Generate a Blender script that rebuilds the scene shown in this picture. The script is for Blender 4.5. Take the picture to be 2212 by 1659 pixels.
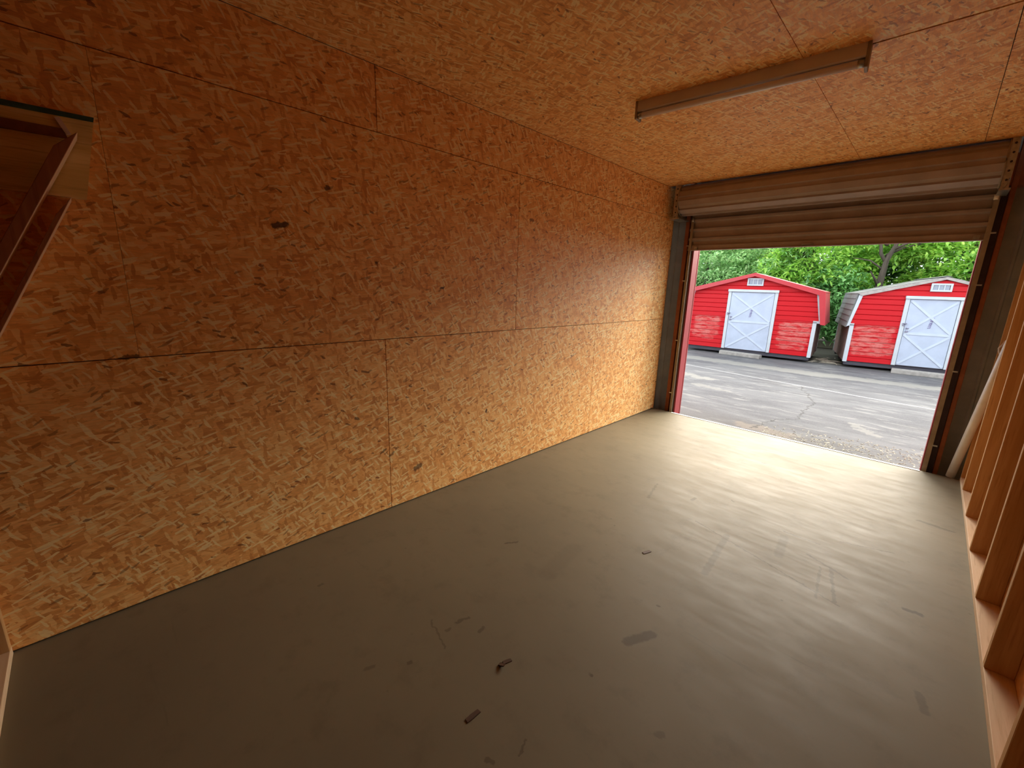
import bpy, bmesh, math, random
import numpy as np
from mathutils import Vector, Matrix

for o in list(bpy.data.objects):
    bpy.data.objects.remove(o)
sc = bpy.context.scene
COL = sc.collection
R = math.radians
random.seed(7)
rng = np.random.default_rng(11)

# ------------------------------------------------------------------ camera
FPX = 911.36                                   # focal length in pixels of a 2212 px wide frame
cam_d = bpy.data.cameras.new('camera')
cam = bpy.data.objects.new('camera', cam_d)
COL.objects.link(cam)
cam_d.sensor_fit = 'HORIZONTAL'
cam_d.sensor_width = 36.0
cam_d.lens = FPX / 2212.0 * 36.0
cam_d.clip_start = 0.02
cam_d.clip_end = 200
right = Vector((0.70877662, 0.70481247, 0.02958165))
down = Vector((0.18083515, -0.14099965, -0.97335387))
fwd = Vector((-0.68186094, 0.69523987, -0.22739212))
cam.matrix_world = Matrix((
    (right.x, -down.x, -fwd.x, 2.5239),
    (right.y, -down.y, -fwd.y, -5.3666),
    (right.z, -down.z, -fwd.z, 1.5865),
    (0, 0, 0, 1)))
sc.camera = cam

# ------------------------------------------------------------------ sky, light, exposure
world = bpy.data.worlds.new('overcast_sky')
sc.world = world
world.use_nodes = True
bg = world.node_tree.nodes['Background']
bg.inputs['Color'].default_value = (0.86, 0.94, 1.0, 1)
bg.inputs['Strength'].default_value = 0.58

sun_d = bpy.data.lights.new('fill_sun', 'SUN')   # wide soft sun added to light the room through the doorway
sun_d.energy = 2.1
sun_d.angle = R(54)
sun_d.color = (1.0, 0.92, 0.79)
sun = bpy.data.objects.new('fill_sun', sun_d)
COL.objects.link(sun)
sun.rotation_euler = Vector((-0.08, -0.86, -0.50)).to_track_quat('-Z', 'Y').to_euler()

sc.view_settings.view_transform = 'Standard'
sc.view_settings.look = 'None'
sc.view_settings.gamma = 1.0
sc.view_settings.use_curve_mapping = False
sc.view_settings.exposure = 2.6
sc.cycles.adaptive_threshold = 0.04
sc.cycles.max_bounces = 12
sc.cycles.diffuse_bounces = 8
sc.cycles.transparent_max_bounces = 8
sc.cycles.caustics_reflective = True
sc.cycles.caustics_refractive = False

# ------------------------------------------------------------------ node helpers
class NT:
    def __init__(self, name):
        self.m = bpy.data.materials.new(name)
        self.m.use_nodes = True
        self.t = self.m.node_tree
        self.n = self.t.nodes
        self.l = self.t.links
        self.b = self.n['Principled BSDF']
    def new(self, typ, **kw):
        nd = self.n.new(typ)
        for k, v in kw.items():
            setattr(nd, k, v)
        return nd
    def link(self, a, b):
        self.l.new(a, b)
    def val(self, sock, v):
        if isinstance(v, bpy.types.NodeSocket):
            self.l.new(v, sock)
        else:
            sock.default_value = v
    def math(self, op, a, b=None, c=None, clamp=False):
        nd = self.new('ShaderNodeMath', operation=op, use_clamp=clamp)
        self.val(nd.inputs[0], a)
        if b is not None: self.val(nd.inputs[1], b)
        if c is not None: self.val(nd.inputs[2], c)
        return nd.outputs[0]
    def vmath(self, op, a, b=None, scale=None):
        nd = self.new('ShaderNodeVectorMath', operation=op)
        self.val(nd.inputs[0], a)
        if b is not None: self.val(nd.inputs[1], b)
        if scale is not None: self.val(nd.inputs['Scale'], scale)
        return nd.outputs['Value'] if op in ('DOT_PRODUCT', 'LENGTH', 'DISTANCE') else nd.outputs[0]
    def mix(self, fac, a, b, blend='MIX'):
        nd = self.new('ShaderNodeMix', data_type='RGBA', blend_type=blend)
        self.val(nd.inputs[0], fac)
        self.val(nd.inputs[6], a)
        self.val(nd.inputs[7], b)
        return nd.outputs[2]
    def smooth(self, x, lo, hi, a=0.0, b=1.0):
        nd = self.new('ShaderNodeMapRange', interpolation_type='SMOOTHSTEP')
        self.val(nd.inputs[0], x)
        nd.inputs[1].default_value = lo; nd.inputs[2].default_value = hi
        nd.inputs[3].default_value = a; nd.inputs[4].default_value = b
        return nd.outputs[0]
    def lin(self, x, lo, hi, a=0.0, b=1.0):
        nd = self.new('ShaderNodeMapRange')
        self.val(nd.inputs[0], x)
        nd.inputs[1].default_value = lo; nd.inputs[2].default_value = hi
        nd.inputs[3].default_value = a; nd.inputs[4].default_value = b
        return nd.outputs[0]
    def noise(self, vec, scale, detail=3.0, rough=0.55, dist=0.0):
        nd = self.new('ShaderNodeTexNoise')
        self.val(nd.inputs['Vector'], vec)
        nd.inputs['Scale'].default_value = scale
        nd.inputs['Detail'].default_value = detail
        nd.inputs['Roughness'].default_value = rough
        nd.inputs['Distortion'].default_value = dist
        return nd
    def mapping(self, vec, rot=(0, 0, 0), scale=(1, 1, 1), loc=(0, 0, 0)):
        nd = self.new('ShaderNodeMapping')
        self.val(nd.inputs['Vector'], vec)
        nd.inputs['Rotation'].default_value = rot
        nd.inputs['Scale'].default_value = scale
        nd.inputs['Location'].default_value = loc
        return nd.outputs[0]
    def coord(self, which='Object', obj=None):
        nd = self.new('ShaderNodeTexCoord')
        if obj is not None: nd.object = obj
        return nd.outputs[which]
    def position(self):
        return self.new('ShaderNodeNewGeometry').outputs['Position']
    def bump(self, h, strength=0.2, dist=0.01):
        nd = self.new('ShaderNodeBump')
        nd.inputs['Strength'].default_value = strength
        nd.inputs['Distance'].default_value = dist
        self.val(nd.inputs['Height'], h)
        self.l.new(nd.outputs[0], self.b.inputs['Normal'])
    def out(self, color=None, rough=None, spec=None, metal=None):
        if color is not None: self.val(self.b.inputs['Base Color'], color)
        if rough is not None: self.val(self.b.inputs['Roughness'], rough)
        if spec is not None: self.b.inputs['Specular IOR Level'].default_value = spec
        if metal is not None: self.b.inputs['Metallic'].default_value = metal
        return self.m

def rgb(r, g, b):
    return (r, g, b, 1.0)

# distance-to-segment mark used for knots, scuffs, cracks and painted lines
mg = bpy.data.node_groups.new('segment_mark', 'ShaderNodeTree')
for nm, ty in (('P', 'NodeSocketVector'), ('A', 'NodeSocketVector'), ('BA', 'NodeSocketVector'), ('Inv', 'NodeSocketFloat'), ('W', 'NodeSocketFloat'), ('S', 'NodeSocketFloat'), ('Prev', 'NodeSocketFloat')):
    mg.interface.new_socket(nm, in_out='INPUT', socket_type=ty)
mg.interface.new_socket('Mask', in_out='OUTPUT', socket_type='NodeSocketFloat')
def _build_mark():
    gi = mg.nodes.new('NodeGroupInput'); go = mg.nodes.new('NodeGroupOutput')
    L = mg.links.new
    pa = mg.nodes.new('ShaderNodeVectorMath'); pa.operation = 'SUBTRACT'
    L(gi.outputs['P'], pa.inputs[0]); L(gi.outputs['A'], pa.inputs[1])
    d = mg.nodes.new('ShaderNodeVectorMath'); d.operation = 'DOT_PRODUCT'
    L(pa.outputs[0], d.inputs[0]); L(gi.outputs['BA'], d.inputs[1])
    h = mg.nodes.new('ShaderNodeMath'); h.operation = 'MULTIPLY'; h.use_clamp = True
    L(d.outputs['Value'], h.inputs[0]); L(gi.outputs['Inv'], h.inputs[1])
    s = mg.nodes.new('ShaderNodeVectorMath'); s.operation = 'SCALE'
    L(gi.outputs['BA'], s.inputs[0]); L(h.outputs[0], s.inputs['Scale'])
    di = mg.nodes.new('ShaderNodeVectorMath'); di.operation = 'DISTANCE'
    L(pa.outputs[0], di.inputs[0]); L(s.outputs[0], di.inputs[1])
    q = mg.nodes.new('ShaderNodeMath'); q.operation = 'DIVIDE'
    L(di.outputs['Value'], q.inputs[0]); L(gi.outputs['W'], q.inputs[1])
    mr = mg.nodes.new('ShaderNodeMapRange'); mr.interpolation_type = 'SMOOTHSTEP'
    L(q.outputs[0], mr.inputs[0])
    mr.inputs[1].default_value = 0.55; mr.inputs[2].default_value = 1.15
    L(gi.outputs['S'], mr.inputs[3]); mr.inputs[4].default_value = 0.0
    mx = mg.nodes.new('ShaderNodeMath'); mx.operation = 'MAXIMUM'
    L(mr.outputs[0], mx.inputs[0]); L(gi.outputs['Prev'], mx.inputs[1])
    L(mx.outputs[0], go.inputs[0])
_build_mark()

def marks(nt, vec, segs):
    prev = None
    for (ax, ay, bx, by, w, s) in segs:
        if abs(ax - bx) + abs(ay - by) < 1e-4: bx += 1e-3
        g = nt.new('ShaderNodeGroup'); g.node_tree = mg
        nt.link(vec, g.inputs['P'])
        g.inputs['A'].default_value = (ax, ay, 0)
        g.inputs['BA'].default_value = (bx - ax, by - ay, 0)
        g.inputs['Inv'].default_value = 1.0 / ((bx - ax) ** 2 + (by - ay) ** 2)
        g.inputs['W'].default_value = w
        g.inputs['S'].default_value = s
        if prev is not None: nt.link(prev, g.inputs['Prev'])
        prev = g.outputs[0]
    return prev

# ------------------------------------------------------------------ materials
OSB_D = rgb(0.66, 0.270, 0.070)
OSB_M = rgb(0.88, 0.435, 0.130)
OSB_L = rgb(0.97, 0.620, 0.240)
OSB_P = rgb(0.97, 0.740, 0.350)
OSB_K = rgb(0.22, 0.070, 0.020)
def make_osb(name, knots=None):
    nt = NT(name)
    obj = nt.coord('Object')
    rnd = nt.new('ShaderNodeObjectInfo').outputs['Random']
    off = nt.vmath('SCALE', (31.7, 17.3, 5.1), scale=rnd)
    p = nt.vmath('ADD', obj, off)
    wob = nt.noise(p, 9.0, 1.0).outputs['Color']
    wob = nt.vmath('SCALE', nt.vmath('SUBTRACT', wob, (0.5, 0.5, 0.5)), scale=0.016)
    p = nt.vmath('ADD', p, wob)
    def layer(angle, sx, sy, loc):
        v = nt.vmath('MULTIPLY_ADD', nt.mapping(p, rot=(0, 0, R(angle))), (sx * 1.18, sy * 1.12, 0.0))
        v.node.inputs[2].default_value = loc
        vo = nt.new('ShaderNodeTexVoronoi', voronoi_dimensions='2D', distance='CHEBYCHEV')
        nt.link(v, vo.inputs['Vector'])
        vo.inputs['Scale'].default_value = 1.0
        sep = nt.new('ShaderNodeSeparateColor')
        nt.link(vo.outputs['Color'], sep.inputs[0])
        return sep.outputs[0], sep.outputs[1], vo.outputs['Distance']
    ramp = nt.new('ShaderNodeValToRGB')
    e = ramp.color_ramp.elements
    e[0].position = 0.0; e[0].color = rgb(0.725, 0.316, 0.082)
    e[1].position = 1.0; e[1].color = rgb(0.970, 0.560, 0.196)
    e.new(0.5).color = rgb(0.877, 0.427, 0.129)
    a, b_, d_ = layer(8, 13, 34, (0, 0, 0))
    nt.link(a, ramp.inputs[0])
    col = ramp.outputs[0]
    for (ang, sx, sy, loc, th) in ((-38, 14, 40, (3.1, 7.7, 0), 0.58), (47, 15, 46, (11.3, 2.7, 0), 0.62), (-8, 12, 52, (5.9, 13.1, 0), 0.62), (78, 17, 56, (8.8, 27.4, 0), 0.70)):
        r1, r2, dd = layer(ang, sx, sy, loc)
        rp = nt.new('ShaderNodeValToRGB')
        ee = rp.color_ramp.elements
        ee[0].color = OSB_D; ee[1].color = OSB_L
        ee.new(0.5).color = OSB_M
        nt.link(r2, rp.inputs[0])
        col = nt.mix(nt.smooth(r1, th, th + 0.02), col, rp.outputs[0])
    r1, r2, dd = layer(-17, 17, 95, (9.0, 21.0, 0))          # pale slivers
    col = nt.mix(nt.math('MULTIPLY', nt.smooth(r1, 0.90, 0.91), 0.9), col, OSB_P)
    r1, r2, dd = layer(58, 20, 85, (19.0, 1.0, 0))
    col = nt.mix(nt.math('MULTIPLY', nt.smooth(r1, 0.92, 0.93), 0.85), col, OSB_P)
    r1, r2, dd = layer(-26, 26, 95, (2.0, 31.0, 0))           # dark slivers
    col = nt.mix(nt.math('MULTIPLY', nt.smooth(r1, 0.970, 0.978), 0.55), col, OSB_K)
    r1, r2, dd = layer(17, 34, 90, (7.0, 3.0, 0))
    col = nt.mix(nt.math('MULTIPLY', nt.smooth(r1, 0.991, 0.994), 0.8), col, OSB_K)
    fine = nt.noise(nt.mapping(p, scale=(30, 160, 1)), 1.0, 1.0).outputs['Fac']
    col = nt.mix(1.0, col, nt.lin(fine, 0.3, 0.7, 0.93, 1.12), 'MULTIPLY')
    if knots:
        pos = nt.position()
        sep = nt.new('ShaderNodeSeparateXYZ'); nt.link(pos, sep.inputs[0])
        cmb = nt.new('ShaderNodeCombineXYZ')
        nt.link(sep.outputs[1], cmb.inputs[0]); nt.link(sep.outputs[2], cmb.inputs[1])
        nz = nt.noise(pos, 45, 2.0).outputs['Color']
        q = nt.vmath('ADD', cmb.outputs[0], nt.vmath('MULTIPLY', nt.vmath('SUBTRACT', nz, (0.5, 0.5, 0.5)), (0.03, 0.03, 0.0)))
        col = nt.mix(marks(nt, q, knots), col, rgb(0.058, 0.016, 0.007))
    nt.bump(nt.math('ADD', a, nt.math('MULTIPLY', fine, 0.4)), 0.18, 0.004)
    return nt.out(col, nt.lin(fine, 0.2, 0.8, 0.42, 0.62), 0.4)

KNOTS = [(-4.597, 1.851, -4.537, 1.867, .016, .9), (-3.744, .263, -3.784, .245, .022, .75), (-3.089, .57, -3.093, .545, .008, .9),
         (-3.545, 1.556, -3.522, 1.554, .008, .9), (-4.312, 2.078, -4.30, 2.085, .012, .8), (-5.274, 1.223, -5.219, 1.226, .009, .7),
         (-4.033, 1.70, -4.028, 1.695, .010, .8), (-4.818, 1.047, -4.805, 1.03, .008, .7), (-.264, 1.871, -.262, 1.845, .013, .8),
         (-4.221, .721, -4.20, .715, .010, .7), (-1.047, 2.133, -1.03, 2.128, .016, .6), (-2.633, 2.12, -2.60, 2.118, .014, .6),
         (-2.127, 2.002, -2.11, 1.985, .013, .6), (-4.05, .44, -4.02, .46, .010, .7), (-3.99, .40, -3.96, .42, .010, .6)]
M_OSBW = make_osb('osb_wall', KNOTS)
M_OSB = make_osb('osb')

def make_floor():
    nt = NT('painted_concrete')
    p = nt.position()
    n1 = nt.noise(p, 0.9, 4.0).outputs['Fac']
    n2 = nt.noise(p, 6.0, 5.0, 0.65).outputs['Fac']
    n3 = nt.noise(nt.mapping(p, rot=(0, 0, R(12)), scale=(3.0, 11, 1)), 1.0, 5.0, 0.7).outputs['Fac']
    n4 = nt.noise(nt.mapping(p, rot=(0, 0, R(-38)), scale=(1.2, 14, 1)), 1.0, 4.0, 0.6).outputs['Fac']
    col = nt.mix(nt.smooth(n1, 0.3, 0.7), rgb(0.197, 0.163, 0.101), rgb(0.225, 0.186, 0.115))
    col = nt.mix(nt.smooth(n2, 0.50, 0.72, 0, 0.5), col, rgb(0.157, 0.126, 0.076))
    col = nt.mix(nt.smooth(n3, 0.60, 0.72, 0, 0.30), col, rgb(0.245, 0.203, 0.131))
    col = nt.mix(nt.smooth(n4, 0.66, 0.76, 0, 0.28), col, rgb(0.113, 0.088, 0.055))
    sp = nt.new('ShaderNodeTexVoronoi'); nt.link(p, sp.inputs['Vector']); sp.inputs['Scale'].default_value = 9.0
    dots = nt.math('MULTIPLY', nt.smooth(sp.outputs['Distance'], 0.03, 0.09, 1, 0), nt.smooth(n1, 0.5, 0.6))
    col = nt.mix(nt.math('MULTIPLY', dots, 0.35), col, rgb(0.068, 0.050, 0.027))
    nz = nt.noise(p, 38, 3.0).outputs['Color']
    q = nt.vmath('ADD', nt.vmath('MULTIPLY', p, (1, 1, 0)), nt.vmath('MULTIPLY', nt.vmath('SUBTRACT', nz, (0.5, 0.5, 0.5)), (0.03, 0.03, 0)))
    col = nt.mix(marks(nt, q, FLOOR_MARKS), col, rgb(0.045, 0.030, 0.015))
    nt.bump(n2, 0.05, 0.01)
    ro = nt.math('ADD', nt.lin(n3, 0.3, 0.7, 0.52, 0.66), nt.lin(n1, 0.3, 0.7, 0.05, -0.05))
    return nt.out(col, ro, 0.24)
FLOOR_MARKS = [(1.789, -3.802, 1.846, -3.68, 0.028, 0.5), (2.441, -2.783, 1.588, -2.508, 0.006, 0.35), (2.438, -2.475, 2.228, -2.373, 0.01, 0.4), (1.803, -2.54, 1.847, -3.039, 0.022, 0.25), (2.075, -2.261, 2.103, -2.523, 0.03, 0.22), (2.055, -2.185, 2.258, -2.184, 0.007, 0.45), (2.71, -1.267, 2.884, -1.289, 0.018, 0.35), (2.689, -2.552, 2.747, -2.545, 0.016, 0.55), (2.608, -1.941, 2.348, -2.041, 0.006, 0.3), (2.308, -2.464, 2.341, -2.795, 0.008, 0.25), (2.357, -2.443, 2.418, -2.763, 0.01, 0.3), (1.187, -2.443, 1.123, -2.158, 0.01, 0.25), (1.44, -2.218, 1.445, -2.168, 0.014, 0.35), (1.655, -1.99, 1.677, -1.997, 0.008, 0.45), (1.604, -0.966, 1.632, -0.95, 0.008, 0.5), (0.857, -3.69, 0.902, -3.619, 0.008, 0.5), (1.173, -4.244, 1.157, -4.308, 0.009, 0.4), (1.27, -4.229, 1.277, -4.262, 0.01, 0.4), (1.165, -4.368, 1.167, -4.351, 0.01, 0.35), (1.062, -4.388, 1.24, -4.432, 0.005, 0.35), (1.096, -4.736, 1.107, -4.709, 0.012, 0.3), (1.191, -4.595, 1.198, -4.581, 0.01, 0.4), (1.756, -4.459, 1.777, -4.513, 0.005, 0.4), (1.706, -4.604, 1.731, -4.596, 0.01, 0.4), (1.772, -4.068, 1.774, -4.068, 0.01, 0.5), (1.777, -3.484, 1.785, -3.48, 0.008, 0.5), (2.09, -4.082, 2.083, -4.097, 0.014, 0.3), (2.758, -3.162, 2.777, -3.253, 0.018, 0.3), (1.189, -3.409, 1.226, -3.719, 0.06, 0.1), (0.459, -4.679, 0.456, -4.666, 0.01, 0.35)]
M_FLOOR = make_floor()

def make_wood(name, c1, c2, c3, axis=2, rough=0.6, knot=True):
    nt = NT(name)
    o = nt.coord('Object')
    rnd = nt.new('ShaderNodeObjectInfo').outputs['Random']
    p = nt.vmath('ADD', o, nt.vmath('SCALE', (13.0, 7.0, 29.0), scale=rnd))
    s = [26, 26, 26]; s[axis] = 1.6
    g = nt.noise(nt.mapping(p, scale=tuple(s)), 1.0, 5.0, 0.6, 0.6).outputs['Fac']
    s2 = [90, 90, 90]; s2[axis] = 5
    f = nt.noise(nt.mapping(p, scale=tuple(s2)), 1.0, 3.0).outputs['Fac']
    col = nt.mix(nt.smooth(g, 0.35, 0.65), rgb(*c1), rgb(*c2))
    col = nt.mix(nt.smooth(f, 0.52, 0.72, 0, 0.55), col, rgb(*c3))
    if knot:
        s3 = [5, 5, 5]; s3[axis] = 2.2
        v = nt.new('ShaderNodeTexVoronoi'); nt.link(nt.mapping(p, scale=tuple(s3)), v.inputs['Vector']); v.inputs['Scale'].default_value = 1.0
        col = nt.mix(nt.smooth(v.outputs['Distance'], 0.05, 0.14, 0.8, 0), col, rgb(c3[0] * .35, c3[1] * .3, c3[2] * .3))
    nt.bump(f, 0.12, 0.002)
    return nt.out(col, rough, 0.3)
M_STUD = make_wood('pine_stud', (0.50, 0.27, 0.10), (0.60, 0.35, 0.15), (0.38, 0.18, 0.06))
M_PLATE = make_wood('pine_plate', (0.66, 0.45, 0.26), (0.74, 0.53, 0.33), (0.52, 0.32, 0.17), axis=1)
M_PLATEX = make_wood('pine_plate_x', (0.66, 0.45, 0.26), (0.74, 0.53, 0.33), (0.52, 0.32, 0.17), axis=0)
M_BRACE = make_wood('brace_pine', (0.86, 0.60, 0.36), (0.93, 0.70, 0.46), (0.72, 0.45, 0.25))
M_BRACE_SHADE = make_wood('shaded_brace_face', (0.30, 0.10, 0.04), (0.38, 0.14, 0.055), (0.20, 0.06, 0.025))  # shade on the braces' room side, put into the wood colour
M_PLY = make_wood('plywood_face', (0.72, 0.50, 0.17), (0.86, 0.64, 0.27), (0.46, 0.29, 0.09), axis=1, knot=False)
M_BARK = make_wood('tree_bark', (0.055, 0.045, 0.034), (0.085, 0.07, 0.052), (0.03, 0.023, 0.018), rough=0.9, knot=False)
M_SKID = make_wood('weathered_skid', (0.045, 0.045, 0.055), (0.065, 0.065, 0.08), (0.03, 0.03, 0.035), axis=0, rough=0.8, knot=False)
M_CHIP = make_wood('wood_chip', (0.09, 0.05, 0.03), (0.12, 0.07, 0.045), (0.05, 0.028, 0.02), axis=0, knot=False)

def make_plain(name, c, rough=0.5, metal=0.0, spec=0.4, var=0.15, vscale=8.0, dirt=None, bump=0.0, stretch=(1, 1, 1)):
    nt = NT(name)
    p = nt.coord('Object')
    n = nt.noise(nt.mapping(p, scale=stretch), vscale, 4.0, 0.6).outputs['Fac']
    col = nt.mix(nt.smooth(n, 0.3, 0.7), rgb(*[x * (1 - var) for x in c]), rgb(*[min(1, x * (1 + var)) for x in c]))
    if dirt:
        n2 = nt.noise(p, vscale * 0.35, 5.0, 0.65).outputs['Fac']
        col = nt.mix(nt.smooth(n2, 0.52, 0.72, 0, 0.6), col, rgb(*dirt))
    if bump: nt.bump(n, bump, 0.004)
    return nt.out(col, rough, spec, metal)
M_GALV = make_plain('galvanised_steel', (0.46, 0.47, 0.46), 0.38, 0.85, 0.5, 0.18, 30)
M_GREY = make_plain('grey_sheet_metal', (0.47, 0.44, 0.35), 0.55, 0.0, 0.35, 0.1, 6, (0.36, 0.34, 0.28))
M_CURTAIN = make_plain('brown_door_steel', (0.36, 0.30, 0.275), 0.42, 0.0, 0.5, 0.10, 5, (0.33, 0.27, 0.23))
M_GUIDE = make_plain('bronze_guide', (0.30, 0.24, 0.17), 0.5, 0.0, 0.45, 0.15, 10, (0.2, 0.15, 0.1))
M_PRIMER = make_plain('red_oxide_primer', (0.36, 0.115, 0.045), 0.6, 0.0, 0.35, 0.15, 12, (0.28, 0.10, 0.045))
M_DARK = make_plain('dark_fill', (0.06, 0.04, 0.045), 0.6, 0.0, 0.3)
M_TRIMRED = make_plain('red_jamb_trim', (0.351, 0.041, 0.044), 0.45, 0.0, 0.4, 0.06, 6)
M_FIXT = make_plain('fixture_enamel', (0.72, 0.67, 0.62), 0.4, 0.0, 0.5, 0.05, 5)
M_TUBE = make_plain('frosted_tube', (0.84, 0.82, 0.86), 0.10, 0.0, 0.9, 0.03, 5)
M_SOCK = make_plain('lamp_socket', (0.30, 0.24, 0.19), 0.5, 0.0, 0.4)
M_PVC = make_plain('white_plastic_pipe', (0.85, 0.81, 0.76), 0.4, 0.0, 0.5, 0.05, 9, (0.58, 0.50, 0.44))
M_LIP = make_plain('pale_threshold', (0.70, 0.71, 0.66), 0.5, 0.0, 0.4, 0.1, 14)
M_GREEN = make_plain('green_edge_paint', (0.035, 0.085, 0.07), 0.6, 0.0, 0.3, 0.3, 20)
M_TAPE = make_plain('pale_tape', (0.72, 0.56, 0.48), 0.5, 0.0, 0.3, 0.05, 8)
M_DARKBAND = make_plain('dark_band', (0.22, 0.09, 0.04), 0.7, 0.0, 0.2, 0.2, 12)
M_CONC = make_plain('pale_concrete', (0.247, 0.236, 0.214), 0.85, 0.0, 0.2, 0.15, 9, (0.150, 0.143, 0.128), 0.3)
M_SHEATH = make_plain('outer_sheathing', (0.62, 0.30, 0.105), 0.8, 0.0, 0.2, 0.2, 14)
M_SEAM = make_plain('seam_shadow_board', (0.05, 0.025, 0.014), 0.8, 0.0, 0.2)
M_DARKWALL = make_plain('backing', (0.20, 0.10, 0.05), 0.8, 0.0, 0.2)
M_WHITE = make_plain('white_trim', (0.428, 0.475, 0.505), 0.5, 0.0, 0.4, 0.04, 6)
M_SHEDDOOR = make_plain('pale_blue_white_door', (0.366, 0.428, 0.528), 0.5, 0.0, 0.4, 0.06, 3.0, (0.328, 0.358, 0.483))
M_XSTRIP = make_plain('door_brace_strip', (0.420, 0.487, 0.571), 0.5, 0.0, 0.4, 0.05, 5)
M_HINGE = make_plain('door_hardware', (0.20, 0.20, 0.27), 0.4, 0.6, 0.5)
M_INK = make_plain('purple_paint', (0.20, 0.17, 0.34), 0.6)
M_PANE = make_plain('grey_vent_pane', (0.240, 0.280, 0.344), 0.25, 0.0, 0.5, 0.1, 4)
M_REDTRIM = make_plain('bright_red_trim', (0.394, 0.029, 0.038), 0.4, 0.0, 0.5, 0.05, 4)
M_TAUPE = make_plain('weathered_fascia', (0.310, 0.284, 0.263), 0.7, 0.0, 0.3, 0.15, 10)
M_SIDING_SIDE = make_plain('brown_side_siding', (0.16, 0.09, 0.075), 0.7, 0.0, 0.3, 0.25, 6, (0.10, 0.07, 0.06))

def make_shingle():
    nt = NT('grey_shingle')
    p = nt.coord('Object')
    n = nt.noise(p, 7.0, 4.0).outputs['Fac']
    col = nt.mix(n, rgb(0.098, 0.105, 0.101), rgb(0.180, 0.184, 0.180))
    moss = nt.math('MULTIPLY', nt.smooth(nt.noise(p, 1.6, 4.0).outputs['Fac'], 0.48, 0.7), 0.55)
    col = nt.mix(moss, col, rgb(0.083, 0.098, 0.045))
    return nt.out(col, 0.9, 0.2)
M_SHINGLE = make_shingle()

def make_siding(name, root, patches):
    """red painted metal siding; sun-bleached patches low on the front, given in the shed's own coordinates"""
    nt = NT(name)
    p = nt.coord('Object', root)
    sep = nt.new('ShaderNodeSeparateXYZ'); nt.link(p, sep.inputs[0])
    cmb = nt.new('ShaderNodeCombineXYZ'); nt.link(sep.outputs[0], cmb.inputs[0]); nt.link(sep.outputs[2], cmb.inputs[1])
    nz = nt.noise(nt.mapping(p, scale=(2.2, 2.2, 9)), 1.6, 4.0, 0.7).outputs['Color']
    q = nt.vmath('ADD', cmb.outputs[0], nt.vmath('MULTIPLY', nt.vmath('SUBTRACT', nz, (0.5, 0.5, 0.5)), (0.35, 0.2, 0)))
    n = nt.noise(nt.mapping(p, scale=(1, 1, 7)), 2.0, 4.0).outputs['Fac']
    col = nt.mix(n, rgb(0.389, 0.005, 0.008), rgb(0.468, 0.007, 0.014))
    m = marks(nt, q, patches)
    m = nt.math('MULTIPLY', m, nt.smooth(nt.noise(nt.mapping(p, scale=(1.5, 1, 6)), 3.0, 4.0, 0.7).outputs['Fac'], 0.36, 0.6))
    col = nt.mix(m, col, rgb(0.468, 0.156, 0.134))
    return nt.out(col, nt.math('MULTIPLY_ADD', m, 0.2, 0.5), 0.2)

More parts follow.
